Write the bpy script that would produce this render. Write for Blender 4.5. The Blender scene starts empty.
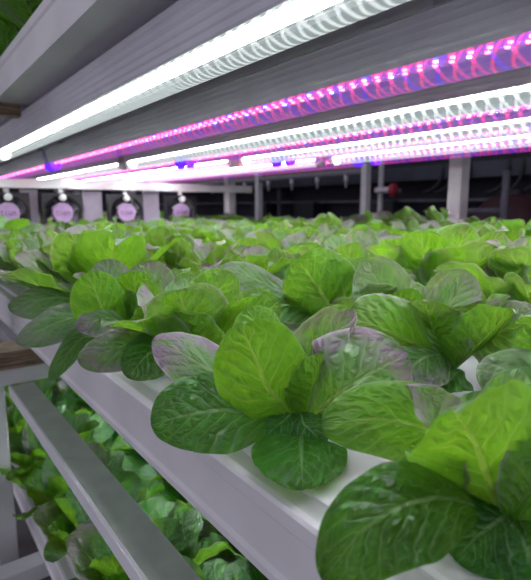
import bpy, math, random
from mathutils import Vector, Matrix

S = bpy.context.scene
COL = S.collection
PI = math.pi
rnd = random.Random(7)

# ------------------------------------------------------------------ camera geometry
F_PX, VPX, VPY = 500.0, -114.0, 208.0
PITCH = math.atan((290 - VPY) / F_PX)
YAW = math.atan((265.5 - VPX) * math.cos(PITCH) / F_PX)
FW = Vector((math.sin(YAW) * math.cos(PITCH), math.cos(YAW) * math.cos(PITCH), -math.sin(PITCH)))
RT = Vector((math.cos(YAW), -math.sin(YAW), 0))
UP = RT.cross(FW)


def at(u, v, d):
    """A point of the room that lies d metres into the view along the sight line (u, v)."""
    return (FW + RT * ((u - 265.5) / F_PX) + UP * ((290 - v) / F_PX)) * d


# ------------------------------------------------------------------ materials
def new_mat(name):
    m = bpy.data.materials.new(name)
    m.use_nodes = True
    nt = m.node_tree
    nt.nodes.clear()
    out = nt.nodes.new('ShaderNodeOutputMaterial')
    return m, nt, out


def N(nt, kind, **kw):
    n = nt.nodes.new(kind)
    for k, v in kw.items():
        setattr(n, k, v)
    return n


def math_node(nt, op, a, b=None, c=None, clamp=False):
    n = nt.nodes.new('ShaderNodeMath')
    n.operation = op
    n.use_clamp = clamp
    for i, x in enumerate((a, b, c)):
        if x is None:
            continue
        if isinstance(x, (int, float)):
            n.inputs[i].default_value = x
        else:
            nt.links.new(x, n.inputs[i])
    return n.outputs[0]


def mix_col(nt, fac, a, b):
    n = nt.nodes.new('ShaderNodeMix')
    n.data_type = 'RGBA'
    for sock, x in ((n.inputs[0], fac), (n.inputs[6], a), (n.inputs[7], b)):
        if isinstance(x, (int, float)):
            sock.default_value = x
        elif isinstance(x, tuple):
            sock.default_value = x if len(x) == 4 else (*x, 1)
        else:
            nt.links.new(x, sock)
    return n.outputs[2]


def smooth(nt, x, lo, hi, a=0.0, b=1.0):
    n = nt.nodes.new('ShaderNodeMapRange')
    n.interpolation_type = 'SMOOTHSTEP'
    nt.links.new(x, n.inputs[0])
    n.inputs[1].default_value = lo
    n.inputs[2].default_value = hi
    n.inputs[3].default_value = a
    n.inputs[4].default_value = b
    return n.outputs[0]


def plain(name, col, rough=0.5, metal=0.0, noise=0.0, scale=20.0, bump=0.0, stretch=None, spec=0.5):
    m, nt, out = new_mat(name)
    b = N(nt, 'ShaderNodeBsdfPrincipled')
    b.inputs['Base Color'].default_value = (*col, 1)
    b.inputs['Roughness'].default_value = rough
    b.inputs['Metallic'].default_value = metal
    b.inputs['Specular IOR Level'].default_value = spec
    if noise or bump:
        tc = N(nt, 'ShaderNodeTexCoord')
        mp = N(nt, 'ShaderNodeMapping')
        if stretch:
            mp.inputs['Scale'].default_value = stretch
        nt.links.new(tc.outputs['Object'], mp.inputs[0])
        nz = N(nt, 'ShaderNodeTexNoise')
        nz.inputs['Scale'].default_value = scale
        nz.inputs['Detail'].default_value = 5
        nt.links.new(mp.outputs[0], nz.inputs['Vector'])
        if noise:
            f = smooth(nt, nz.outputs[0], 0.35, 0.65)
            c = mix_col(nt, f, tuple(x * (1 - noise) for x in col), tuple(min(1, x * (1 + noise)) for x in col))
            nt.links.new(c, b.inputs['Base Color'])
        if bump:
            bp = N(nt, 'ShaderNodeBump')
            bp.inputs['Strength'].default_value = bump
            bp.inputs['Distance'].default_value = 0.002
            nt.links.new(nz.outputs[0], bp.inputs['Height'])
            nt.links.new(bp.outputs[0], b.inputs['Normal'])
    nt.links.new(b.outputs[0], out.inputs[0])
    return m


def leaf_material():
    """Romaine leaf: pale midrib and side veins, quilted skin, darker upper face, light underside, purple blush by leaf."""
    m, nt, out = new_mat('lettuce_leaf_skin')
    L = nt.links

    def attr(n):
        a = N(nt, 'ShaderNodeAttribute', attribute_name=n)
        return a.outputs['Fac']
    lu, lv, tint, pale, seed = attr('lu'), attr('lv'), attr('tint'), attr('pale'), attr('seed')
    au = math_node(nt, 'ABSOLUTE', lu)
    vec = N(nt, 'ShaderNodeCombineXYZ')
    L.new(lu, vec.inputs[0]); L.new(math_node(nt, 'MULTIPLY', lv, 2.2), vec.inputs[1]); L.new(math_node(nt, 'MULTIPLY', seed, 13.7), vec.inputs[2])
    nz = N(nt, 'ShaderNodeTexNoise'); nz.inputs['Scale'].default_value = 2.4; nz.inputs['Detail'].default_value = 1.5
    L.new(vec.outputs[0], nz.inputs['Vector'])
    nfac = nz.outputs[0]
    # side veins sweep from the midrib towards the tip
    s = math_node(nt, 'ADD', math_node(nt, 'MULTIPLY', lv, 9.0),
                  math_node(nt, 'MULTIPLY', math_node(nt, 'POWER', au, 0.8), -2.6))
    s = math_node(nt, 'ADD', s, math_node(nt, 'MULTIPLY', nfac, 1.3))
    s = math_node(nt, 'ADD', s, math_node(nt, 'MULTIPLY', math_node(nt, 'SIGN', lu), 0.22))
    fr = math_node(nt, 'ABSOLUTE', math_node(nt, 'SUBTRACT', math_node(nt, 'FRACT', s), 0.5))
    side = smooth(nt, fr, 0.0, 0.10, 1.0, 0.0)
    side = math_node(nt, 'MULTIPLY', side, smooth(nt, au, 0.35, 1.0, 1.0, 0.15))
    # midrib
    midw = math_node(nt, 'SUBTRACT', 0.105, math_node(nt, 'MULTIPLY', lv, 0.085))
    mid = math_node(nt, 'DIVIDE', au, midw)
    mid = smooth(nt, mid, 0.45, 1.15, 1.0, 0.0)
    # fine net
    vo = N(nt, 'ShaderNodeTexVoronoi', feature='DISTANCE_TO_EDGE'); vo.inputs['Scale'].default_value = 5.0
    L.new(vec.outputs[0], vo.inputs['Vector'])
    net = smooth(nt, vo.outputs['Distance'], 0.0, 0.10, 1.0, 0.0)
    vein = math_node(nt, 'MAXIMUM', mid, math_node(nt, 'MULTIPLY', side, 0.8))
    veinc = math_node(nt, 'MAXIMUM', vein, math_node(nt, 'MULTIPLY', net, 0.22))
    # colours
    geo = N(nt, 'ShaderNodeNewGeometry')
    up_dark = mix_col(nt, smooth(nt, nfac, 0.35, 0.7), (0.013, 0.100, 0.011), (0.032, 0.180, 0.018))
    up_pale = mix_col(nt, smooth(nt, nfac, 0.35, 0.7), (0.150, 0.290, 0.130), (0.250, 0.390, 0.220))
    up = mix_col(nt, pale, up_dark, up_pale)
    up = mix_col(nt, math_node(nt, 'MULTIPLY', veinc, 0.44), up, (0.30, 0.47, 0.20))
    # purple blush: towards rim and tip, broken by noise, leaves the veins pale
    edge = math_node(nt, 'MAXIMUM', smooth(nt, au, 0.25, 0.98), smooth(nt, lv, 0.55, 0.98))
    nz2 = N(nt, 'ShaderNodeTexNoise'); nz2.inputs['Scale'].default_value = 2.1; nz2.inputs['Detail'].default_value = 6
    vadd = N(nt, 'ShaderNodeVectorMath', operation='ADD'); vadd.inputs[1].default_value = (4.1, 7.7, 2.2)
    L.new(vec.outputs[0], vadd.inputs[0]); L.new(vadd.outputs[0], nz2.inputs['Vector'])
    blush = math_node(nt, 'MULTIPLY', edge, smooth(nt, nz2.outputs[0], 0.32, 0.54))
    blush = math_node(nt, 'MULTIPLY', blush, tint)
    blush = math_node(nt, 'MULTIPLY', blush, math_node(nt, 'SUBTRACT', 1.0, math_node(nt, 'MULTIPLY', vein, 0.6)), clamp=True)
    up = mix_col(nt, blush, up, (0.330, 0.180, 0.340))
    rim = math_node(nt, 'MULTIPLY', smooth(nt, au, 0.90, 1.0), 0.75)
    dn = mix_col(nt, smooth(nt, nfac, 0.35, 0.7), (0.090, 0.290, 0.014), (0.130, 0.370, 0.020))
    dn = mix_col(nt, math_node(nt, 'MULTIPLY', veinc, 0.36), dn, (0.36, 0.52, 0.12))
    dn = mix_col(nt, math_node(nt, 'MULTIPLY', blush, 0.30), dn, (0.26, 0.17, 0.24))
    col = mix_col(nt, geo.outputs['Backfacing'], up, dn)
    col = mix_col(nt, math_node(nt, 'MULTIPLY', rim, math_node(nt, 'MAXIMUM', tint, math_node(nt, 'MULTIPLY', pale, 0.6))), col, (0.50, 0.40, 0.50))
    # quilted relief
    pil = math_node(nt, 'MULTIPLY', smooth(nt, fr, 0.0, 0.42), smooth(nt, vo.outputs['Distance'], 0.0, 0.30, 0.45, 1.0))
    h = math_node(nt, 'ADD', math_node(nt, 'MULTIPLY', nfac, 0.5), math_node(nt, 'MULTIPLY', pil, 0.75))
    h = math_node(nt, 'SUBTRACT', h, math_node(nt, 'MULTIPLY', mid, 0.5))
    bp = N(nt, 'ShaderNodeBump'); bp.inputs['Strength'].default_value = 0.6; bp.inputs['Distance'].default_value = 0.0042
    L.new(h, bp.inputs['Height'])
    b = N(nt, 'ShaderNodeBsdfPrincipled')
    b.inputs['Roughness'].default_value = 0.23
    b.inputs['Specular IOR Level'].default_value = 0.42
    L.new(col, b.inputs['Base Color']); L.new(bp.outputs[0], b.inputs['Normal'])
    tr = N(nt, 'ShaderNodeBsdfTranslucent')
    tcol = mix_col(nt, math_node(nt, 'MULTIPLY', vein, 0.5), (0.30, 0.66, 0.025), (0.55, 0.72, 0.10))
    tcol = mix_col(nt, math_node(nt, 'MULTIPLY', blush, 0.6), tcol, (0.30, 0.25, 0.16))
    L.new(tcol, tr.inputs['Color']); L.new(bp.outputs[0], tr.inputs['Normal'])
    mx = N(nt, 'ShaderNodeMixShader'); mx.inputs[0].default_value = 0.31
    L.new(b.outputs[0], mx.inputs[1]); L.new(tr.outputs[0], mx.inputs[2])
    L.new(mx.outputs[0], out.inputs[0])
    return m


def cover_material(name, kind, glow):
    """Lit ribbed lamp cover: every diode draws a bright curved streak over a softly glowing clear tube."""
    m, nt, out = new_mat(name)
    L = nt.links
    tc = N(nt, 'ShaderNodeTexCoord')
    sp = N(nt, 'ShaderNodeSeparateXYZ'); L.new(tc.outputs['Object'], sp.inputs[0])
    pitch = 0.0175
    x = math_node(nt, 'DIVIDE', sp.outputs[0], 0.0165)
    z = math_node(nt, 'DIVIDE', sp.outputs[2], 0.0165)
    bow = math_node(nt, 'MULTIPLY', z, 0.55)
    t = math_node(nt, 'ADD', math_node(nt, 'DIVIDE', sp.outputs[1], pitch), bow)
    fr = math_node(nt, 'ABSOLUTE', math_node(nt, 'SUBTRACT', math_node(nt, 'FRACT', t), 0.5))
    t2 = math_node(nt, 'SUBTRACT', math_node(nt, 'ADD', math_node(nt, 'DIVIDE', sp.outputs[1], pitch), 0.5), bow)
    fr2 = math_node(nt, 'ABSOLUTE', math_node(nt, 'SUBTRACT', math_node(nt, 'FRACT', t2), 0.5))
    st1 = smooth(nt, fr, 0.03, 0.16, 1.0, 0.0)
    st2 = smooth(nt, fr2, 0.03, 0.20, 1.0, 0.0)
    # bead rows
    row1 = smooth(nt, math_node(nt, 'ABSOLUTE', math_node(nt, 'SUBTRACT', z, 0.10)), 0.05, 0.22, 1.0, 0.0)
    row2 = smooth(nt, math_node(nt, 'ABSOLUTE', math_node(nt, 'ADD', z, 0.40)), 0.05, 0.22, 1.0, 0.0)
    em = N(nt, 'ShaderNodeEmission')
    if kind == 'white':
        base, streak, bead = (0.60, 0.72, 0.72), (0.93, 1.0, 1.0), (1, 1, 1)
        c = mix_col(nt, math_node(nt, 'MULTIPLY', math_node(nt, 'MAXIMUM', st1, st2), 0.75), base, streak)
        e = math_node(nt, 'ADD', math_node(nt, 'MULTIPLY', math_node(nt, 'MAXIMUM', st1, st2), 0.8), 0.75)
    else:
        i1 = math_node(nt, 'FLOORED_MODULO', math_node(nt, 'FLOOR', t), 5.0)
        i2 = math_node(nt, 'FLOORED_MODULO', math_node(nt, 'ADD', math_node(nt, 'FLOOR', t2), 2.0), 5.0)
        b1 = math_node(nt, 'LESS_THAN', i1, 0.5)
        b2 = math_node(nt, 'LESS_THAN', i2, 0.5)
        red, blue, base = (1.0, 0.04, 0.32), (0.06, 0.03, 1.0), (0.30, 0.06, 0.68)
        c1 = mix_col(nt, b1, red, blue); c2 = mix_col(nt, b2, red, blue)
        c = mix_col(nt, st1, base, c1)
        c = mix_col(nt, math_node(nt, 'MULTIPLY', st2, 0.7), c, c2)
        e = math_node(nt, 'ADD', math_node(nt, 'MULTIPLY', math_node(nt, 'MAXIMUM', st1, st2), 0.7), 1.0)
    bd = math_node(nt, 'ADD', math_node(nt, 'MULTIPLY', row1, st1), math_node(nt, 'MULTIPLY', row2, st2))
    e = math_node(nt, 'ADD', e, math_node(nt, 'MULTIPLY', bd, 1.6))
    L.new(c, em.inputs['Color'])
    geo = N(nt, 'ShaderNodeNewGeometry')
    outer = math_node(nt, 'SUBTRACT', 1.0, geo.outputs['Backfacing'])
    L.new(math_node(nt, 'MULTIPLY', math_node(nt, 'MULTIPLY', e, glow), outer), em.inputs['Strength'])
    gl = N(nt, 'ShaderNodeBsdfGlossy'); gl.inputs['Roughness'].default_value = 0.15
    tp = N(nt, 'ShaderNodeBsdfTransparent')
    mx = N(nt, 'ShaderNodeMixShader'); L.new(math_node(nt, 'MULTIPLY', outer, 0.08), mx.inputs[0])
    L.new(tp.outputs[0], mx.inputs[1]); L.new(gl.outputs[0], mx.inputs[2])
    ad = N(nt, 'ShaderNodeAddShader')
    L.new(mx.outputs[0], ad.inputs[0]); L.new(em.outputs[0], ad.inputs[1])
    L.new(ad.outputs[0], out.inputs[0])
    return m


def emit(name, col, s):
    m, nt, out = new_mat(name)
    e = N(nt, 'ShaderNodeEmission')
    e.inputs[0].default_value = (*col, 1); e.inputs[1].default_value = s
    nt.links.new(e.outputs[0], out.inputs[0])
    return m


M = {
    'leaf': leaf_material(),
    'pvc': plain('white_channel_plastic', (0.74, 0.72, 0.76), 0.32, noise=0.05, scale=9, bump=0.03),
    'rail': plain('grey_rail_leaf_bounce', (0.42, 0.48, 0.42), 0.4, noise=0.08, scale=30),  # grey steel, with green light bounced off the leaves mixed into its colour
    'rail_lip': plain('white_rail_lip', (0.80, 0.80, 0.84), 0.35, noise=0.03),
    'beam': plain('white_painted_steel', (0.72, 0.72, 0.75), 0.4, noise=0.05, scale=12),
    'wood': plain('rough_brown_wood', (0.24, 0.165, 0.115), 0.8, noise=0.45, scale=26, bump=0.4, stretch=(0.8, 3, 9)),
    'wood_pale': plain('pale_sawn_wood', (0.50, 0.42, 0.30), 0.8, noise=0.25, scale=26, bump=0.3, stretch=(0.8, 9, 3)),
    'alu': plain('lavender_grey_aluminium', (0.60, 0.58, 0.66), 0.36, metal=0.2, noise=0.05, scale=14),
    'clip': plain('grey_lamp_clip', (0.33, 0.33, 0.36), 0.45, noise=0.05),
    'cap': plain('white_lamp_cap', (0.82, 0.84, 0.84), 0.3, noise=0.03),
    'cap_blue': emit('blue_lit_lamp_end', (0.16, 0.03, 1.0), 0.9),
    'board_white': emit('lit_white_diode_board', (0.94, 1.0, 1.0), 56.0),
    'board_pink': emit('lit_pink_diode_board', (0.62, 0.10, 1.0), 0.8),
    'cover_white': cover_material('lit_white_cover', 'white', 0.42),
    'cover_pink': cover_material('lit_pink_cover', 'pink', 0.32),
    'led_white': emit('lit_white_diode', (0.95, 1.0, 1.0), 25.0),
    'led_red': emit('lit_red_diode', (1.0, 0.06, 0.08), 12.0),
    'led_blue': emit('lit_blue_diode', (0.10, 0.14, 1.0), 12.0),
    'plug': plain('dark_grow_plug', (0.07, 0.055, 0.045), 0.9, noise=0.4, scale=90, bump=0.6),
    'black': plain('black_plastic', (0.012, 0.012, 0.018), 0.45, noise=0.2, scale=40),
    'blade': plain('fan_blade_plastic', (0.022, 0.020, 0.032), 0.4, noise=0.2, scale=40),
    'hub': plain('fan_hub_label', (0.42, 0.28, 0.50), 0.5, noise=0.08, scale=60),
    'ink': plain('dark_label_ink', (0.07, 0.03, 0.10), 0.6, noise=0.05),
    'panel': plain('grey_lavender_board', (0.33, 0.29, 0.37), 0.6, noise=0.08, scale=14),
    'dark_wall': plain('dark_room_wall', (0.020, 0.020, 0.032), 0.8, noise=0.25, scale=3),
    'dark_panel': plain('dark_shelf_steel', (0.045, 0.048, 0.072), 0.55, noise=0.2, scale=6),
    'ledge': plain('dull_grey_ledge', (0.085, 0.083, 0.11), 0.6, noise=0.2, scale=8),
    'floor': plain('dark_concrete', (0.16, 0.15, 0.15), 0.85, noise=0.25, scale=5, bump=0.3),
    'pipe': plain('grey_pvc_pipe', (0.26, 0.25, 0.30), 0.45, noise=0.08, scale=20),
    'nozzle': plain('white_drip_nozzle', (0.62, 0.58, 0.66), 0.4, noise=0.05, scale=40),
    'red': plain('red_valve_handle', (0.36, 0.03, 0.05), 0.45, noise=0.1, scale=40),
    'drum': plain('dark_red_drum', (0.035, 0.004, 0.008), 0.5, noise=0.15, scale=10),
    'hose': plain('black_hose_rubber', (0.006, 0.006, 0.009), 0.6, noise=0.1),
    'seam': plain('black_seam', (0.03, 0.03, 0.035), 0.7, noise=0.1),
}


# ------------------------------------------------------------------ mesh helper
class MB:
    def __init__(self):
        self.v, self.f, self.mi = [], [], []

    def add(self, vs, fs, mi=0):
        o = len(self.v)
        self.v += [tuple(x) for x in vs]
        self.f += [tuple(o + i for i in f) for f in fs]
        self.mi += [mi] * len(fs)
        return self

    def box(self, x0, x1, y0, y1, z0, z1, mi=0):
        vs = [(x, y, z) for z in (z0, z1) for x, y in ((x0, y0), (x1, y0), (x1, y1), (x0, y1))]
        fs = [(3, 2, 1, 0), (4, 5, 6, 7), (0, 1, 5, 4), (1, 2, 6, 5), (2, 3, 7, 6), (3, 0, 4, 7)]
        return self.add(vs, fs, mi)

    def prism_y(self, prof, y0, y1, mi=0):
        """closed XZ outline (counter-clockwise seen from -Y) swept along Y"""
        n = len(prof)
        vs = [(x, y0, z) for x, z in prof] + [(x, y1, z) for x, z in prof]
        fs = [(i, (i + 1) % n, n + (i + 1) % n, n + i) for i in range(n)]
        fs += [tuple(range(n - 1, -1, -1)), tuple(range(n, 2 * n))]
        return self.add(vs, fs, mi)

    def tube(self, pts, r, n=10, caps=True, mi=0):
        pts = [Vector(p) for p in pts]
        rs = r if isinstance(r, (list, tuple)) else [r] * len(pts)
        vs, fs = [], []
        ref = None
        for i, p in enumerate(pts):
            t = (pts[min(i + 1, len(pts) - 1)] - pts[max(i - 1, 0)])
            if t.length < 1e-9:
                t = Vector((0, 0, 1))
            t.normalize()
            if ref is None:
                ref = Vector((0, 0, 1)) if abs(t.z) < 0.9 else Vector((1, 0, 0))
            s = t.cross(ref).normalized()
            ref = s.cross(t).normalized()
            for k in range(n):
                a = 2 * PI * k / n
                vs.append(p + (s * math.cos(a) + ref * math.sin(a)) * rs[i])
        for i in range(len(pts) - 1):
            for k in range(n):
                k2 = (k + 1) % n
                fs.append((i * n + k, (i + 1) * n + k, (i + 1) * n + k2, i * n + k2))
        if caps:
            fs.append(tuple(range(n)))
            e = (len(pts) - 1) * n
            fs.append(tuple(e + k for k in range(n - 1, -1, -1)))
        return self.add(vs, fs, mi)

    def build(self, name, mat, parent=None, smooth_=False, bevel=0.0, loc=None):
        me = bpy.data.meshes.new(name)
        me.from_pydata(self.v, [], self.f)
        for mm in (mat if isinstance(mat, (list, tuple)) else [mat]):
            me.materials.append(mm)
        me.polygons.foreach_set('material_index', self.mi)
        if smooth_:
            me.polygons.foreach_set('use_smooth', [True] * len(me.polygons))
        me.update()
        o = bpy.data.objects.new(name, me)
        COL.objects.link(o)
        if parent:
            o.parent = parent
        if loc:
            o.location = loc
        if bevel:
            b = o.modifiers.new('bevel', 'BEVEL'); b.width = bevel; b.segments = 2; b.limit_method = 'ANGLE'; b.angle_limit = 0.6
        if smooth_ is False and False:
            pass
        return o


def tag(o, label=None, cat=None, group=None, kind=None):
    for k, x in (('label', label), ('category', cat), ('group', group), ('kind', kind)):
        if x:
            o[k] = x
    return o


def thing(name, label, cat, loc=(0, 0, 0), group=None):
    o = bpy.data.objects.new(name, None)
    o.empty_display_size = 0.05
    COL.objects.link(o)
    o.location = loc
    return tag(o, label, cat, group)


def dup(root, loc, rotz=0.0, scale=1.0, label=None, group=None):
    r = root.copy(); COL.objects.link(r)
    r.location = loc; r.rotation_euler = (0, 0, rotz); r.scale = (scale,) * 3
    if label: r['label'] = label
    if group: r['group'] = group
    for ch in list(root.children):
        c = ch.copy(); COL.objects.link(c); c.parent = r
        for g in ch.children:
            d = g.copy(); COL.objects.link(d); d.parent = c
    return r


# ------------------------------------------------------------------ leaves
def halfwidth(s):
    k = min(1.0, s / 0.52); k = k * k * (3 - 2 * k)
    return 0.13 * (1 - s) + max(0.0, 4 * s * (1 - s)) ** 0.5 * (0.22 + 0.78 * k)


def catmull(pts, t):
    n = len(pts) - 1
    x = min(max(t * n, 0), n - 1e-6)
    i = int(x); f = x - i
    p1, p2 = pts[i], pts[i + 1]
    p0 = pts[i - 1] if i > 0 else p1 * 2 - p2
    p3 = pts[i + 2] if i + 2 <= n else p2 * 2 - p1
    return 0.5 * ((2 * p1) + (p2 - p0) * f + (2 * p0 - 5 * p1 + 4 * p2 - p3) * f * f + (3 * p1 - 3 * p2 + p3 - p0) * f ** 3)


def leaf_geo(path, half, normal_fn, cup=0.25, ripple=0.06, tint=0.0, pale=0.0, seed=0.0, na=9, nl=16, quilt=0.0012, tipcurl=0.0):
    """A leaf blade grown along path; normal_fn(s, tangent) is the way its upper face looks."""
    r = random.Random(int(seed * 9973) + 11)
    ph1, ph2, k1, k2 = r.uniform(0, 6.28), r.uniform(0, 6.28), r.uniform(2.2, 3.6), r.uniform(5, 8)
    vs, fs, au, av = [], [], [], []
    asym = r.uniform(-0.08, 0.08)
    for j in range(nl + 1):
        t = j / nl
        s = 0.25 * t + 0.75 * (1 - (1 - t) ** 2.0)
        if j >= nl - 1: s = (0.993, 1.0)[j - nl + 1]
        p = catmull(path, s)
        T = (catmull(path, min(1, s + 0.02)) - catmull(path, max(0, s - 0.02))).normalized()
        n0 = normal_fn(s, T)
        Sd = T.cross(n0)
        if Sd.length < 1e-6: Sd = T.cross(Vector((0.3, 0.2, 1)))
        Sd.normalize()
        Nn = Sd.cross(T).normalized()
        w = half * max(halfwidth(s), 0.01)
        for i in range(na):
            u = -1 + 2 * i / (na - 1)
            side = u * w * (1 + asym * (1 if u > 0 else -1))
            z = cup * w * (abs(u) ** 2.0)
            z += ripple * half * (abs(u) ** 2.5) * math.sin(k1 * s * 6.28 * 0.6 + (ph1 if u > 0 else ph2)) * min(1, s * 2)
            z += ripple * 0.35 * half * (abs(u) ** 3) * math.sin(k2 * s * 6.28 + (ph2 if u > 0 else ph1)) * min(1, s * 2)
            z -= tipcurl * half * max(0, s - 0.7) ** 2 * 11
            # quilted pillows between side veins
            q = math.sin((s * 9 - 2.6 * abs(u) ** 0.8) * 6.283 + ph1) * math.sin(min(1, abs(u)) * PI)
            z += quilt * q * min(1, s * 3)
            vs.append(p + Sd * side + Nn * z)
            au.append(u); av.append(s)
    for j in range(nl):
        for i in range(na - 1):
            a = j * na + i
            fs.append((a, a + 1, a + na + 1, a + na))
    k = len(vs)
    return vs, fs, {'lu': au, 'lv': av, 'tint': [tint] * k, 'pale': [pale] * k, 'seed': [seed] * k}


def leaf_mesh(name, geos, subdiv=0):
    me = bpy.data.meshes.new(name)
    V, Fc, A = [], [], {k: [] for k in ('lu', 'lv', 'tint', 'pale', 'seed')}
    for vs, fs, at_ in geos:
        o = len(V)
        V += [tuple(v) for v in vs]
        Fc += [tuple(o + i for i in f) for f in fs]
        for k in A: A[k] += at_[k]
    me.from_pydata(V, [], Fc)
    for k, arr in A.items():
        a = me.attributes.new(k, 'FLOAT', 'POINT')
        a.data.foreach_set('value', arr)
    me.polygons.foreach_set('use_smooth', [True] * len(me.polygons))
    me.materials.append(M['leaf'])
    me.update()
    return me


def rosette(seed, n=14, tintp=0.45, lo=False, size=1.0, pal=1.15):
    """Leaf geometry of one lettuce head around the origin."""
    r = random.Random(seed)
    geos = []
    a0 = r.uniform(0, 6.28)
    plant_tint = r.random()
    for i in range(n):
        f = i / (n - 1)                                   # 0 outer .. 1 inner
        az = a0 + i * 2.39996 + r.uniform(-0.25, 0.25)
        e0 = math.radians(36 + 42 * f + r.uniform(-8, 8))
        e1 = math.radians(8 + 60 * f + r.uniform(-20, 20))
        Ln = size * (0.150 - 0.035 * f) * r.uniform(0.88, 1.12)
        half = size * (0.047 - 0.010 * f) * r.uniform(0.85, 1.12)
        d = Vector((math.cos(az), math.sin(az), 0))
        P = d * 0.008 + Vector((0, 0, 0.004))
        pts = [P.copy()]
        for k in range(6):
            e = e0 + (e1 - e0) * ((k + 0.5) / 6) ** 1.2
            P = P + (d * math.cos(e) + Vector((0, 0, 1)) * math.sin(e)) * (Ln / 6)
            pts.append(P.copy())
        roll = r.uniform(-0.45, 0.45)
        side = Vector((-d.y, d.x, 0))

        def nf(s, T, d=d, side=side, roll=roll):
            n0 = side.cross(T)
            if n0.z < 0 and abs(n0.z) > 0.5: n0 = -n0
            if n0.dot(Vector((0, 0, 1))) < 0 and n0.dot(d) > 0: n0 = -n0
            return (Matrix.Rotation(roll * s, 3, T) @ n0)
        purple = r.random() < tintp
        tint = r.uniform(0.5, 1.0) if purple else r.uniform(0, 0.25)
        pale = min(1, max(0, r.uniform(-0.1, pal)))
        geos.append(leaf_geo(pts, half, nf, cup=r.uniform(0.08, 0.55), ripple=r.uniform(0.07, 0.19), tint=tint, pale=pale,
                             seed=r.random() * 10, na=7 if lo else 9, nl=11 if lo else 16, tipcurl=r.uniform(-0.1, 0.2)))
    return geos


def plug_mesh():
    mb = MB()
    mb.tube([(0, 0, -0.004), (0, 0, 0.0025), (0, 0, 0.003)], [0.012, 0.012, 0.010], n=14)
    o = mb.build('grow_plug', M['plug'], smooth_=False)
    me = o.data
    bpy.data.objects.remove(o)
    return me


PLUG = plug_mesh()


def add_plug(root):
    o = bpy.data.objects.new('grow_plug', PLUG); COL.objects.link(o); o.parent = root
    return o


def proto_plant(seed, detailed, **kw):
    root = thing('lettuce', 'lettuce', 'lettuce')
    g = rosette(seed, **kw)
    if detailed:
        for x in g:
            o = bpy.data.objects.new('leaf', leaf_mesh('leaf', [x])); COL.objects.link(o); o.parent = root
    else:
        me = leaf_mesh('leaves', g)
        o = bpy.data.objects.new('leaves', me); COL.objects.link(o); o.parent = root
    add_plug(root)
    return root


# ------------------------------------------------------------------ layout
GX0, GP, GW = 0.175, 0.20, 0.178        # first rim, pitch, width of the channels
ZT, ZB = -0.175, -0.234                 # channel top and bottom
ROWS = 6
CX = [GX0 + 0.072 + GP * k for k in range(ROWS)]
TIER = 0.421
Y_PL = [0.125 + 0.16 * i for i in range(27)]
ORD = ['first', 'second', 'third', 'fourth', 'fifth', 'sixth', 'seventh', 'eighth', 'ninth', 'tenth', 'eleventh', 'twelfth']


def channel(x0, zt, y0, y1, label, group=None, holes=()):
    """white growing channel with a moulded rim, a stepped lid and a lip along the foot"""
    x1 = x0 + GW
    zb = zt - 0.059
    root = thing('growing_channel', label, 'channel', (x0, 0, zb), group)
    h = zt - zb
    b = MB()
    w = x1 - x0
    b.prism_y([(-0.0025, 0), (w + 0.0025, 0), (w + 0.0025, 0.006), (w, 0.009), (w, h - 0.016), (w + 0.0015, h - 0.014), (w + 0.0015, h - 0.004), (w - 0.003, h),
               (0.003, h), (-0.0008, h - 0.0012), (-0.0022, h - 0.004), (-0.0022, h - 0.014), (0, h - 0.017), (0, 0.009), (-0.0025, 0.006)], y0, y1)
    b.build('channel_body', M['pvc'], root)
    l = MB()
    l.prism_y([(0.016, h - 0.001), (w - 0.016, h - 0.001), (w - 0.016, h + 0.0022), (w - 0.019, h + 0.0035), (0.019, h + 0.0035), (0.016, h + 0.0022)], y0, y1)
    l.build('channel_lid', M['pvc'], root)
    return root


for k in range(ROWS):
    channel(GX0 + GP * k, ZT, -0.25, 5.2, f'long white plastic growing channel, {ORD[k]} from the front of the lit middle tier')
    channel(GX0 + GP * k, ZT + TIER, -0.25, 5.2,
            'white growing channel overhead at top left with its pale underside showing' if k == 0
            else f'overhead white growing channel above the tubes, {ORD[k]} from the front', None)
for k in range(3):
    channel(GX0 + GP * k, ZT - TIER, -0.25, 3.0, f'white growing channel under lettuces in the lower tier, {ORD[k]} from the front')

# ------------------------------------------------------------------ hand-posed lettuces of the front rows
CAM_DIR = {}


def hand_leaf(pts, half, face=1, up=0.4, **kw):
    P = [at(*p) for p in pts]
    mid = P[len(P) // 2]
    tocam = (-mid).normalized()
    hint = tocam * face + Vector((0, 0, 1)) * up

    def nf(s, T):
        return hint - T * hint.dot(T)
    if len(P) == 3:
        # ease the three given points into an arching path
        P = [P[0], P[0].lerp(P[1], 0.52) + Vector((0, 0, 0.002)), P[1], P[1].lerp(P[2], 0.55) + Vector((0, 0, 0.002)), P[2]]
    return leaf_geo(P, half, nf, na=15, nl=30, **kw)


def hand_plant(loc, label, leaves, extra_seed, n_extra=7, size=0.85, tintp=0.4, extra_from=5):
    root = thing('lettuce', label, 'lettuce', loc)
    inv = Vector(loc)
    geos = []
    for i, lf in enumerate(leaves):
        g = hand_leaf(seed=0.37 * i + extra_seed * 0.113 + 0.2, **lf)
        geos.append(([v - inv for v in g[0]], g[1], g[2]))
    ros = rosette(extra_seed, n=14, tintp=tintp, size=size)
    geos += ros[extra_from:extra_from + n_extra]
    for g in geos:
        o = bpy.data.objects.new('leaf', leaf_mesh('leaf', [g])); COL.objects.link(o); o.parent = root
    add_plug(root)
    return root


def L(pts, half, face=1, up=0.4, tint=0.1, pale=0.2, cup=0.2, ripple=0.05, **kw):
    return dict(pts=pts, half=half, face=face, up=up, tint=tint, pale=pale, cup=cup, ripple=ripple, **kw)


ZP = ZT + 0.006
taken = set()


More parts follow.
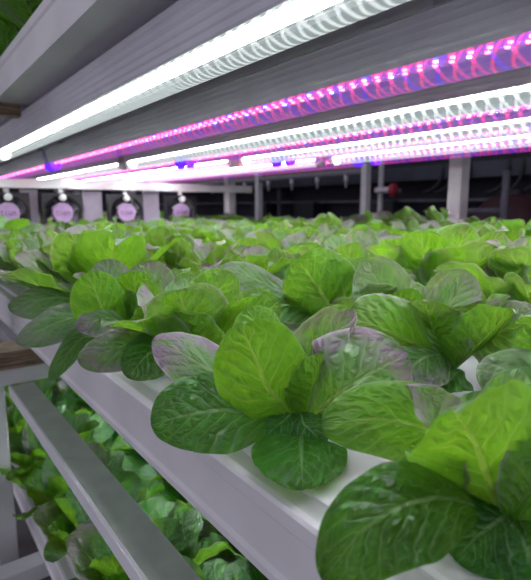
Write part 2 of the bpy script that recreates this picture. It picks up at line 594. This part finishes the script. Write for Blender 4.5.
def hp(row, i, label, leaves, seed, **kw):
    taken.add((row, i))
    return hand_plant((CX[row], Y_PL[i], ZP), label, leaves, seed, **kw)


# plant in the middle of the picture
hp(0, 1, 'lettuce at centre with an upright bright green leaf and two dark drooping leaves', [
    L([(300, 428, .400), (266, 385, .352), (240, 324, .335)], .0325, -1, 0.0, tint=.05, cup=.12, ripple=.06),
    L([(298, 425, .400), (222, 410, .345), (151, 425, .330)], .0285, 1, 0.5, tint=.0, pale=0, cup=-.10, ripple=.05, quilt=.002),
    L([(303, 432, .400), (301, 444, .345), (303, 489, .295)], .0310, 1, 0.3, tint=.0, pale=0, cup=-.10, ripple=.05, quilt=.002),
    L([(298, 415, .405), (215, 372, .385), (152, 341, .372)], .0250, 1, 1.1, tint=.95, pale=.5, cup=-.15, ripple=.06),
    L([(304, 425, .392), (345, 390, .365), (408, 354, .372)], .0400, 1, 0.15, tint=1.0, pale=.3, cup=-.12, ripple=.06, quilt=.002),
    L([(299, 412, .392), (304, 424, .372), (322, 446, .362)], .0170, 1, 0.4, tint=.0, pale=0, cup=-.1),
    L([(297, 412, .392), (285, 420, .375), (262, 442, .362)], .0150, 1, 0.4, tint=.0, pale=0, cup=-.1),
    L([(302, 415, .405), (312, 360, .400), (354, 310, .392)], .0200, 1, 0.4, tint=.9, pale=.5, cup=.55, ripple=.10),
    L([(295, 395, .440), (262, 345, .450), (248, 307, .455)], .0240, -1, 0.2, tint=.2, pale=.8, cup=.2),
], 21, n_extra=3, size=.6, extra_from=11)

# nearest plant, bottom right
hp(0, 0, 'nearest lettuce at the bottom right with a broad bright leaf arching over a dark one', [
    L([(512, 560, .276), (492, 492, .258), (474, 442, .232), (452, 409, .198)], .0345, -1, 0.0, tint=.05, cup=.15, ripple=.07),
    L([(500, 515, .270), (440, 498, .240), (375, 520, .226), (322, 580, .222)], .0225, 1, 0.5, tint=.0, pale=0, cup=-.08, ripple=.06, quilt=.002),
    L([(505, 512, .285), (448, 440, .315), (385, 420, .320), (321, 425, .315)], .0250, -1, 0.1, tint=.3, cup=.2),
    L([(515, 520, .27), (500, 520, .25), (455, 560, .24)], .0240, 1, 0.4, tint=.0, pale=0, cup=-.1),
    L([(515, 520, .28), (560, 470, .27), (600, 420, .26)], .0360, -1, 0.2, tint=.1, cup=.1),
    L([(510, 520, .29), (470, 500, .27), (440, 480, .268)], .0120, 1, 0.4, tint=.0, cup=.3, ripple=.3),
    L([(520, 520, .26), (530, 560, .235), (520, 640, .225)], .0300, 1, 0.3, tint=.0, pale=0, cup=-.1),
], 33, n_extra=4, size=.6, extra_from=9)

# second channel, right of centre
hp(1, 1, 'lettuce right of centre in the second channel, a pale rim curling across its front', [
    L([(452, 368, .525), (402, 338, .475), (346, 318, .455)], .0310, -1, 0.0, tint=.9, cup=.4, ripple=.06),
    L([(454, 350, .50), (448, 310, .49), (470, 273, .485)], .0220, 1, 0.2, tint=.6, pale=.9, cup=.3),
    L([(448, 360, .53), (392, 305, .55), (364, 261, .560)], .0330, 1, 0.1, tint=.35, pale=.9, cup=.15, quilt=.002),
    L([(450, 360, .525), (408, 318, .505), (396, 292, .50)], .0230, -1, 0.0, tint=.0, cup=.15),
    L([(455, 358, .53), (452, 305, .525), (466, 270, .51)], .0280, 1, 0.2, tint=.6, pale=.8, cup=.25),
    L([(452, 345, .52), (492, 334, .49), (545, 322, .46)], .0340, 1, 0.5, tint=.55, pale=.3, cup=-.1, quilt=.002),
    L([(450, 355, .52), (424, 358, .47), (398, 382, .45)], .0300, 1, 0.5, tint=.75, pale=.3, cup=-.15, quilt=.002),
    L([(462, 370, .51), (448, 382, .48), (410, 396, .455)], .0230, 1, 0.6, tint=.1, pale=.1, cup=-.1),
], 40, n_extra=7, size=.8, extra_from=6)

hp(1, 0, 'pale green lettuce cut off by the right edge above the nearest bright leaf', [
    L([(580, 405, .395), (530, 382, .400), (483, 388, .385)], .0280, 1, 0.5, tint=.25, pale=.9, cup=-.1, quilt=.002),
    L([(580, 405, .395), (560, 370, .41), (530, 320, .42)], .0300, -1, 0.2, tint=.2),
], 43, n_extra=7, size=.8, extra_from=5)

hp(0, 2, 'lettuce behind the central one in the front channel, tall pink-edged leaf', [
    L([(198, 362, .525), (188, 328, .465), (178, 290, .440)], .0390, -1, 0.0, tint=.8, cup=.3),
    L([(200, 358, .525), (203, 312, .50), (234, 274, .49)], .0260, -1, 0.1, tint=.5, cup=.2),
    L([(195, 360, .52), (130, 346, .485), (78, 362, .465)], .0230, 1, 0.7, tint=.7, pale=.5, cup=-.15),
    L([(195, 362, .52), (152, 352, .48), (128, 378, .46)], .0230, 1, 0.4, tint=.1, pale=.0, cup=-.1),
    L([(200, 362, .52), (215, 375, .48), (205, 400, .46)], .0240, 1, 0.4, tint=.1, pale=.0, cup=-.1),
    L([(200, 350, .53), (250, 320, .53), (280, 305, .53)], .0280, -1, 0.4, tint=.3, cup=.2),
], 52, n_extra=8, size=.8, extra_from=4)

hp(0, 3, 'lettuce at left in the front channel with a purple leaf and narrow drooping leaf', [
    L([(132, 338, .645), (104, 312, .575), (86, 273, .555)], .0300, -1, 0.0, tint=.1, cup=.15),
    L([(135, 332, .65), (118, 295, .645), (100, 261, .645)], .0270, 1, 0.1, tint=.5, pale=.9, cup=.2, quilt=.002),
    L([(140, 332, .65), (152, 292, .635), (142, 262, .63)], .0320, 1, 0.3, tint=1.0, pale=.6, cup=.2, quilt=.002),
    L([(140, 338, .62), (112, 318, .57), (76, 328, .55)], .0210, 1, 0.8, tint=.8, pale=.2, cup=-.2),
    L([(128, 342, .63), (82, 338, .585), (50, 380, .565)], .0130, 1, 0.4, tint=.1, pale=.1, cup=.1),
    L([(125, 330, .68), (65, 298, .66), (8, 306, .65)], .0290, 1, 0.8, tint=.3, pale=.4, cup=-.15),
    L([(130, 338, .63), (72, 318, .61), (16, 342, .59)], .0240, 1, 0.7, tint=.4, pale=.5, cup=-.2),
], 61, n_extra=9, size=.85, extra_from=4)

hp(1, 2, 'broad-leaved glossy lettuce in the second channel, behind the central one', [
    L([(338, 325, .64), (322, 295, .59), (296, 260, .575)], .0430, -1, 0.0, tint=.1, cup=.2, ripple=.08),
    L([(340, 325, .64), (345, 300, .60), (338, 272, .59)], .0300, -1, 0.1, tint=.1, cup=.25),
    L([(330, 322, .64), (262, 282, .61), (220, 268, .60)], .0230, 1, 0.9, tint=.4, pale=.7, cup=-.2, quilt=.002),
    L([(332, 325, .64), (290, 305, .60), (245, 312, .585)], .0240, 1, 0.7, tint=.1, pale=.3, cup=-.1, quilt=.002),
], 77, n_extra=9, size=.85, extra_from=3)

# ------------------------------------------------------------------ the rest of the lettuces
protos = [proto_plant(100 + i, True, tintp=tp) for i, tp in enumerate((.4, .5, .65, .8, .5, .7))]
unders = [proto_plant(300 + i, True, tintp=.08, pal=.45) for i in range(3)]
lows = [proto_plant(200 + i, False, tintp=tp, lo=True) for i, tp in enumerate((.2, .4, .6, .3))]
used = set()


def place(proto, loc, rz, sc, label, group):
    if proto.name in used:
        return dup(proto, loc, rz, sc, label, group)
    used.add(proto.name)
    proto.location = loc; proto.rotation_euler = (0, 0, rz); proto.scale = (sc,) * 3
    proto['label'] = label
    if group: proto['group'] = group
    return proto


def in_view(P):
    z = P.dot(FW)
    if z < 0.05: return False
    u = 265.5 + F_PX * P.dot(RT) / z; v = 290 - F_PX * P.dot(UP) / z
    m = 0.13 / z * F_PX
    return -m < u < 531 + m and -m < v < 580 + m


for row in range(ROWS):
    count = 0
    for i, y in enumerate(Y_PL):
        P = Vector((CX[row], y, ZP))
        if not in_view(P + Vector((0, 0, .05))):
            continue
        count += 1
        if (row, i) in taken:
            continue
        near = y < 1.15
        pr = rnd.choice(protos if near else lows)
        jx, jy = rnd.uniform(-.012, .012), rnd.uniform(-.015, .015)
        if near:
            lab = f'lettuce in the {ORD[row]} channel from the front, {ORD[count - 1]} head from the near end'
            grp = None
        else:
            lab = f'small blurred lettuce in the distant stretch of the {ORD[row]} channel from the front'
            grp = f'distant lettuces in the {ORD[row]} channel'
        place(pr, P + Vector((jx, jy, 0)), rnd.uniform(0, 6.28), rnd.uniform(0.9, 1.08) * (1.14 if row == 0 else 1.0 if row < 2 else 1.1 if row < 4 else 1.22), lab, grp)

# lower tier
cnt = 0
for row in range(2):
    cnt = 0
    for i, y in enumerate([0.18 + 0.15 * j for j in range(12)]):
        P = Vector((CX[row] - 0.01, y, ZP - TIER))
        if not in_view(P + Vector((0, 0, .06))):
            continue
        cnt += 1
        place(rnd.choice(unders), P, rnd.uniform(0, 6.28), rnd.uniform(1.0, 1.12),
              f'green lettuce on the lower tier, {ORD[cnt - 1]} from the near end of its {"front" if row == 0 else "rear"} channel', None)
# upper tier: the head whose leaves hang in at the top left corner
for j, y in enumerate((0.45, 0.60, 0.75, 0.90, 1.05, 1.2)):
    P = Vector((CX[0] - 0.01, y, ZP + TIER))
    place(protos[j], P, 1.1 + j, 1.0, f'lettuce on the overhead channel at top left, {ORD[j]} from the near end', None)

# ------------------------------------------------------------------ lamps
TX = [0.24, 0.425, 0.592, 0.70, 0.80, 0.885, 0.975, 1.06]
TZ = 0.13
LAMP_LEN = 1.45
TR = 0.0165


def make_lamp(kind):
    root = thing('grow_lamp', 'lamp', 'grow lamp')
    n = LAMP_LEN
    # ribbed aluminium housing, outline runs round the trough
    right = []
    for i in range(6):
        t = i / 5
        x = 0.0172 + 0.0078 * t; z = 0.004 + 0.036 * t
        right += [(x, z), (x + 0.0012, z + 0.0022), (x + 0.0012, z + 0.0046)]
    right = [(x, min(z, 0.042)) for x, z in right]
    top = [(0.024, 0.044), (0.012, 0.044), (0.012, 0.050), (-0.012, 0.050), (-0.012, 0.044), (-0.024, 0.044)]
    left = [(-x, z) for x, z in reversed(right)]
    MB().prism_y(right + top + left, 0, n).build('lamp_housing', M['alu'], root)
    # clear ribbed tube
    MB().tube([(0, 0.012, 0), (0, n - 0.012, 0)], TR, n=28, caps=False).build('tube_cover', M['cover_' + kind], root, smooth_=True)
    # circuit board with two staggered rows of diodes
    s = MB()
    s.box(-0.012, 0.012, 0.014, n - 0.014, 0.004, 0.0055, 0)
    pitch = 0.0175
    for rrow, (dx, ph) in enumerate(((-0.0060, 0.0), (0.0060, 0.5))):
        k = 0
        y = 0.022 + ph * pitch
        while y < n - 0.02:
            mi = 1
            if kind == 'pink' and (k + 2 * rrow) % 5 == 0: mi = 2
            s.box(dx - .0018, dx + .0018, y - .0018, y + .0018, 0.0022, 0.004, mi)
            y += pitch; k += 1
    s.build('led_strip', [M['board_' + kind], M['led_white' if kind == 'white' else 'led_red'], M['led_blue']], root)
    cap = M['cap'] if kind == 'white' else M['cap_blue']
    for y0, y1 in ((0, 0.014), (n - 0.014, n)):
        MB().tube([(0, y0, 0), (0, y0 + .002, 0), (0, y1 - .002, 0), (0, y1, 0)], [.0150, .0178, .0178, .0150], n=24).build('end_cap', cap, root, smooth_=True)
    for y in (0.10, n - 0.10):
        c = MB()
        c.box(-0.011, 0.011, y - 0.012, y + 0.012, 0.0502, 0.0565)
        c.build('mounting_clip', M['clip'], root)
    return root


lamp_protos = {'white': make_lamp('white'), 'pink': make_lamp('pink')}
used_l = set()
JY = [1.41, 1.66, 1.48, 1.32, 1.19, 1.10, 1.02, 0.955]
for k, x in enumerate(TX):
    kind = 'white' if k % 2 == 0 else 'pink'
    for b in range(1 if k == 0 else 2):
        y = JY[k] - LAMP_LEN - 0.022 + (LAMP_LEN + 0.045) * b
        cname = 'white' if kind == 'white' else 'purple-pink'
        if k == 0:
            lab = 'large glaring white tube lamp crossing the top of the picture, frontmost of the lamps'
        else:
            where = {0: 'nearest in its line', 1: 'second in its line beyond the joint', 2: 'third in its line', 3: 'fourth in its line'}[b]
            lab = f'{cname} LED tube lamp, {ORD[k]} line from the front, {where}'
        p = lamp_protos[kind]
        if kind in used_l:
            dup(p, (x, y, TZ), 0, 1, lab)
        else:
            used_l.add(kind); p.location = (x, y, TZ); p['label'] = lab
    if k == 0:
        dup(lamp_protos[kind], (x, JY[0] + 0.023, TZ), 0, 1, 'white LED tube lamp at the far left end of the frontmost line')
# lamps of the lower tier, just under the channels
for k, (x, kind) in enumerate(((0.45, 'white'),)):
    dup(lamp_protos[kind], (x, 0.05, TZ - TIER), 0, 1, f'white LED tube lamp lighting the lower tier from under the middle channels')

dup(lamp_protos['white'], (0.26, 0.0, TZ + TIER), 0, 1, 'white LED tube lamp above the leaves of the overhead channel')

# ------------------------------------------------------------------ frame of the near rack
rail = thing('rack_rail', 'grey steel rail running below the front channel towards the lower left', 'rail', (0.143, -0.25, -0.315))
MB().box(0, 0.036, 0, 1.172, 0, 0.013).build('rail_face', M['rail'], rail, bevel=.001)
MB().box(-0.0045, -0.0002, 0, 1.172, -0.004, 0.014).build('rail_lip', M['rail_lip'], rail, bevel=.0008)

o = MB().box(0.02, 1.46, 0.925, 0.965, -0.302, -0.273).build('cross_beam', M['beam'], bevel=.002)
tag(o, 'white steel cross beam under the brown wood at the left edge', 'beam')
wd = thing('wood_packer', 'layered brown wooden packer lying on the white cross beam at the left edge', 'wood packer', (0.05, 0.92, -0.2725))
MB().box(0, 1.35, 0, 0.05, 0, 0.030).build('wood_core', M['wood'], wd, bevel=.001)
MB().box(0, 1.35, 0, 0.05, 0.0302, 0.0375).build('top_layer', M['wood_pale'], wd, bevel=.001)
o = MB().box(0.1485, 0.215, 1.035, 1.065, 0.166, 0.1869).build('wood_shim', M['wood'], bevel=.001)
tag(o, 'dark brown wooden shim under the overhead channel at the left edge', 'wood shim')
o = MB().box(0.02, 1.46, 0.925, 0.965, -0.690, -0.657).build('cross_beam', M['beam'], bevel=.002)
tag(o, 'white cross beam of the lower tier at the bottom left corner', 'beam')
o = MB().box(0.05, 1.40, 0.92, 0.965, -0.722, -0.6905).build('wood_packer', M['wood'], bevel=.001)
tag(o, 'brown wooden packer under the lower cross beam at the bottom left corner', 'wood packer')


o = MB().box(1.300, 1.345, -0.2, 5.1, 0.152, 0.1868).build('rack_rail', M['beam'], bevel=.002)
tag(o, 'white rail carrying the overhead channels along the far side, just beneath the tubes', 'rail')


def post(x, y, w, label, z0=-1.5, z1=0.75, d=None):
    d = d or w
    r = thing('rack_post', label, 'post', (x, y, z0))
    MB().box(-w / 2, w / 2, -d / 2, d / 2, 0.006, z1 - z0).build('post_shaft', M['beam'], r, bevel=.002)
    MB().box(-w / 2 - .02, w / 2 + .02, -d / 2 - .02, d / 2 + .02, 0, 0.006).build('foot_plate', M['beam'], r)
    return r


post(0.130, 1.05, 0.036, 'white rack post at the bottom left corner left of the grey rail')
for i, (y, lab) in enumerate(((0.935, 'wide white rack post standing behind the lettuces at right'),
                              (2.28, 'white rack post behind the lettuces left of centre'),
                              (3.62, 'white far rack post between the two black fans at left'),
                              (4.96, 'white farthest rack post beside the black fan at far left'))):
    post(1.47, y, 0.046, lab)
o = MB().box(0.14, 1.44, 2.03, 2.06, 0.072, 0.106).build('cross_beam', M['beam'], bevel=.002)
tag(o, 'white cross beam passing under the far tubes above the black fans', 'beam')
post(0.118, 2.045, 0.036, 'white rack post at the far end of the beam with fans, beyond the left edge')


# fans hanging from that beam
def make_fan():
    root = thing('cooling_fan', 'fan', 'fan')
    w = 0.066
    fr = MB()
    n = 32
    R = 0.060
    for y0, y1 in ((-0.014, 0.014),):
        outer = []
        for i in range(n):
            a = 2 * PI * i / n
            c, s_ = math.cos(a), math.sin(a)
            m = max(abs(c), abs(s_))
            outer.append((c / m * w, s_ / m * w))
        vs = [(x, y0, z) for x, z in outer] + [(R * math.cos(2 * PI * i / n), y0, R * math.sin(2 * PI * i / n)) for i in range(n)]
        vs += [(x, y1, z) for x, z in outer] + [(R * math.cos(2 * PI * i / n), y1, R * math.sin(2 * PI * i / n)) for i in range(n)]
        fs = []
        for i in range(n):
            j = (i + 1) % n
            fs += [(i, j, n + j, n + i), (2 * n + j, 2 * n + i, 3 * n + i, 3 * n + j), (i, 2 * n + i, 2 * n + j, j), (n + i, n + j, 3 * n + j, 3 * n + i)]
        fr.add(vs, fs)
    fr.build('fan_frame', M['black'], root)
    for k in range(7):
        b = MB()
        vs, fs = [], []
        for i in range(6):
            t = i / 5
            rr = 0.026 + 0.031 * t
            a0 = 2 * PI * k / 7 + 0.30 * t
            a1 = a0 + 0.62
            for a, y in ((a0, -0.008), ((a0 + a1) / 2, -0.001), (a1, 0.008)):
                vs.append((rr * math.cos(a), y, rr * math.sin(a)))
        m_ = len(vs)
        vs += [(x, y + 0.0015, z) for x, y, z in vs]
        for i in range(5):
            for c in range(2):
                q = i * 3 + c
                fs.append((q, q + 1, q + 4, q + 3))
                fs.append((m_ + q + 3, m_ + q + 4, m_ + q + 1, m_ + q))
        b.add(vs, fs).build('fan_blade', M['blade'], root)
    hub = MB().tube([(0, 0.012, 0), (0, -0.013, 0), (0, -0.015, 0)], [.034, .034, .032], n=28).build('fan_hub', M['hub'], root)
    # dark print on the label
    pr = MB()
    for x0, x1, z0, z1 in ((-.022, -.014, .004, .006), (-.022, -.020, -.006, .004), (-.022, -.014, -.008, -.006), (-.010, -.008, -.008, .006), (-.010, -.004, -.008, -.006),
                           (.000, .002, -.008, .006), (.000, .007, -.008, -.006), (.006, .008, -.008, .006), (.012, .014, -.008, .006), (.014, .020, .002, .004), (.019, .021, -.008, .006)):
        pr.box(x0, x1, -.0157, -.0151, z0, z1)
    pr.build('label_print', M['ink'], hub)
    MB().tube([(0.002, -0.006, 0.050), (0.002, -0.018, 0.052), (0.002, -0.021, 0.052)], [.011, .012, .008], n=16).build('cable_clip', M['cap'], root, smooth_=True)
    MB().box(-0.008, 0.008, -0.003, 0.003, 0.066, 0.0818).build('hanger', M['beam'], root)
    return root


fan = make_fan()
FX = [0.355, 0.545, 0.800, 1.055]
flab = ['black square fan at the far left edge of the lettuces', 'black square fan with lilac hub, second from the left edge',
        'black square fan with lilac hub, third from the left edge', 'black square fan with lilac hub, rightmost of the row']
for i, x in enumerate(FX):
    if i == 0:
        fan.scale = (1.12,) * 3; fan.location = (x, 2.045, -0.018); fan['label'] = flab[0]
        f = fan
    else:
        f = dup(fan, (x, 2.045, -0.018), 0, 1.12, flab[i])
    f['group'] = 'fans hung under the far beam'
for i, (x, w) in enumerate(((0.435, 0.06), (0.672, 0.075), (0.925, 0.075))):
    o = MB().box(x - w / 2, x + w / 2, 2.062, 2.074, -0.12, 0.0735).build('partition_board', M['panel'], bevel=.001)
    tag(o, ['grey lavender upright board right of the leftmost fan', 'grey lavender upright board right of the second fan',
            'grey lavender upright board right of the third fan'][i], 'board')

# ------------------------------------------------------------------ the room behind
tag(MB().box(-2.5, 4.2, -2.0, 9.0, -1.56, -1.5).build('floor', M['floor']), kind='structure')
tag(MB().box(3.4, 3.5, -2.0, 9.0, -1.5, 1.6).build('wall_right', M['dark_wall']), kind='structure')
tag(MB().box(-2.5, 3.4, 8.9, 9.0, -1.5, 1.6).build('wall_back', M['dark_wall']), kind='structure')

BX = 2.2
for y, w, lab in ((1.985, 0.040, 'grey post of the rack across the aisle, left of the red valve'), (3.02, 0.040, 'thin grey post of the rack across the aisle, left of the nozzles')):
    post(BX, y, w, lab)
post(BX + 0.10, 1.96, 0.022, 'narrow grey post close behind the one left of the red valve')
o = MB().box(BX + .02, BX + .06, 2.0, 6.0, 0.225, 0.255).build('wooden_rail', M['wood'], bevel=.001)
tag(o, 'brown wooden rail above the white nozzles on the dark rack behind', 'rail')
pipe = thing('drip_pipe', 'grey drip pipe with white nozzles hanging below the far tubes', 'pipe', (BX, 2.02, 0.205))
MB().tube([(0, 0, 0), (0, 4, 0)], 0.018, n=14).build('pipe_run', M['pipe'], pipe, smooth_=True)
for y in (2.14, 2.39, 2.64, 2.90, 3.20, 3.68):
    MB().tube([(0, y - 2.02, -0.012), (0, y - 2.02, -0.045), (0, y - 2.02, -0.05), (0, y - 2.02, -0.085)], [.014, .014, .009, .007], n=12).build('nozzle', M['nozzle'], pipe, smooth_=True)
sh = thing('storage_rack', 'dark steel storage rack standing in the gloom across the aisle', 'rack', (BX + .35, 0.6, -1.5))
MB().box(0, 0.02, 0, 5.0, 1.18, 1.80).build('back_panel', M['dark_wall'], sh)
MB().box(-0.12, 0.0, 0, 5.0, 1.655, 1.735).build('upper_shelf', M['dark_panel'], sh)
MB().box(-0.10, 0.0, 0, 5.0, 1.535, 1.550).build('middle_shelf', M['ledge'], sh)
MB().box(-0.10, 0.0, 0, 5.0, 1.40, 1.43).build('lower_shelf', M['ledge'], sh)
for y in (0.02, 2.5, 4.96):
    MB().box(-0.10, 0.02, y - .02, y + .02, 0, 1.9).build('upright', M['dark_panel'], sh)
for y0, lab in ((2.05, 'black crate on the dark rack behind the left nozzles'), (2.75, 'black crate on the dark rack left of centre'), (3.3, 'black crate on the dark rack far left of the nozzles')):
    c = thing('crate', lab, 'crate', (BX + .26, y0, -0.07 + 0.001), 'crates on the dark rack')
    MB().box(-.06, .06, -.10, .10, 0, 0.10).build('crate_body', M['black'], c, bevel=.004)
    MB().box(-.065, .065, -.105, .105, 0.1005, 0.115).build('crate_rim', M['dark_panel'], c, bevel=.002)
# red valve on a stub of white pipe
vl = thing('tap_valve', 'red valve handle on a pale pipe stub right of the grey posts', 'valve', (BX + .02, 1.80, 0.098))
MB().tube([(0.21, 0.13, 0), (0.02, 0.13, 0), (0.004, 0.122, 0), (0, 0.10, 0), (0, 0.015, 0)], 0.016, n=14).build('valve_stub', M['nozzle'], vl, smooth_=True)
MB().tube([(0, 0.018, 0), (0, 0.010, 0), (0, -0.004, 0), (0, -0.012, 0)], [.012, .036, .036, .012], n=20).build('valve_handle', M['red'], vl, smooth_=True)
# drooping black feed hoses
hl = ['black hose curving beside the red valve', 'black hose hanging left of the wide white post, middle of three', 'black hose hanging next to the wide white post on its left',
      'black hose hanging just right of the wide white post', 'black hose hanging right of the wide white post, middle of three', 'black hose hanging far right of the wide white post']
for i, (u, v0) in enumerate(((413, 160), (425, 158), (440, 158), (478, 150), (492, 150), (509, 148))):
    ang = math.atan((u - 265.5) / F_PX) + YAW
    y = BX / math.tan(ang)
    d = Vector((BX, y, 0)).dot(FW)
    zt = (208 - v0) / 500 * d; zb = (208 - 188) / 500 * d
    pts = []
    zt = 0.24
    for k in range(13):
        t = k / 12
        pts.append((BX + .24 - 0.06 * t, y + 0.09 * (t ** 4), zt + (zb - 0.02 - zt) * (1 - (1 - t) ** 1.4)))
    tag(MB().tube([(p[0], p[1], p[2]) for p in pts], 0.009, n=8).build('feed_hose', M['hose'], smooth_=True), hl[i], 'hose', 'black feed hoses across the aisle')
o = MB().tube([(1.78, 0.945, -1.499), (1.78, 0.945, 0.125), (1.78, 0.945, 0.132)], [.013, .013, .010], n=14).build('standpipe', M['ledge'], smooth_=True)
tag(o, 'dull grey standpipe in front of the dark red drum at right', 'pipe')
o = MB().tube([(1.78, 0.959, -0.012), (1.78, 1.10, -0.012), (1.78, 1.11, -0.02), (1.78, 1.115, -0.035), (1.78, 1.115, -1.499)], 0.0125, n=14).build('floor_pipe', M['ledge'], smooth_=True)
tag(o, 'dull grey elbow pipe low behind the wide white post at right', 'pipe')
# drum
prof = [(0.0, 0.085), (0.10, 0.082), (0.19, 0.062), (0.26, 0.02), (0.31, -0.05), (0.33, -0.14), (0.335, -0.4), (0.345, -0.42), (0.345, -0.45), (0.335, -0.47), (0.335, -1.0), (0.31, -1.495), (0.0, -1.495)]
vs, fs = [], []
ns = 40
for r_, z_ in prof:
    for k in range(ns):
        a = 2 * PI * k / ns
        vs.append((max(r_, 0.001) * 0.52 * math.cos(a), max(r_, 0.001) * 0.52 * math.sin(a), z_ if z_ > -1.4 else -1.469))
for j in range(len(prof) - 1):
    for k in range(ns):
        k2 = (k + 1) % ns
        fs.append((j * ns + k, (j + 1) * ns + k, (j + 1) * ns + k2, j * ns + k2))
drum = thing('water_drum', 'dark red rounded drum in the gloom at the far right', 'drum', (2.02, 1.04, -0.03))
MB().add(vs, fs).build('drum_body', M['drum'], drum, smooth_=True)
MB().tube([(0, 0, .083), (0, 0, .10), (0, 0, .103)], [.04, .04, .034], n=20).build('drum_cap', M['black'], drum)

# ------------------------------------------------------------------ light, camera, view
w = bpy.data.worlds.new('room_light')
S.world = w
w.use_nodes = True
bg = w.node_tree.nodes['Background']
# the lit aisle and the racks opposite lie to the left; the room is dim elsewhere
wt = w.node_tree
wtc = N(wt, 'ShaderNodeTexCoord')
wsp = N(wt, 'ShaderNodeSeparateXYZ'); wt.links.new(wtc.outputs['Generated'], wsp.inputs[0])
wt.links.new(smooth(wt, math_node(wt, 'MULTIPLY', wsp.outputs[0], -1.0), -0.15, 0.75, 0.08, 0.44), bg.inputs[1])
bg.inputs[0].default_value = (0.88, 0.86, 1.0, 1)

cd = bpy.data.cameras.new('camera')
cam = bpy.data.objects.new('camera', cd)
COL.objects.link(cam)
cd.sensor_fit = 'HORIZONTAL'
cd.sensor_width = 36
cd.lens = 36 * F_PX / 531
cd.clip_start = 0.01
cam.location = (0, 0, 0)
cam.rotation_euler = (PI / 2 - PITCH, 0, -YAW)
cd.dof.use_dof = True
cd.dof.focus_distance = 0.40
cd.dof.aperture_fstop = 12.0
S.camera = cam

S.view_settings.view_transform = 'Standard'
S.view_settings.look = 'None'
S.view_settings.exposure = 0.35
S.view_settings.gamma = 1.0
S.view_settings.use_curve_mapping = False
S.cycles.use_denoising = True
S.cycles.max_bounces = 8
S.cycles.transparent_max_bounces = 24
S.cycles.sample_clamp_indirect = 6.0
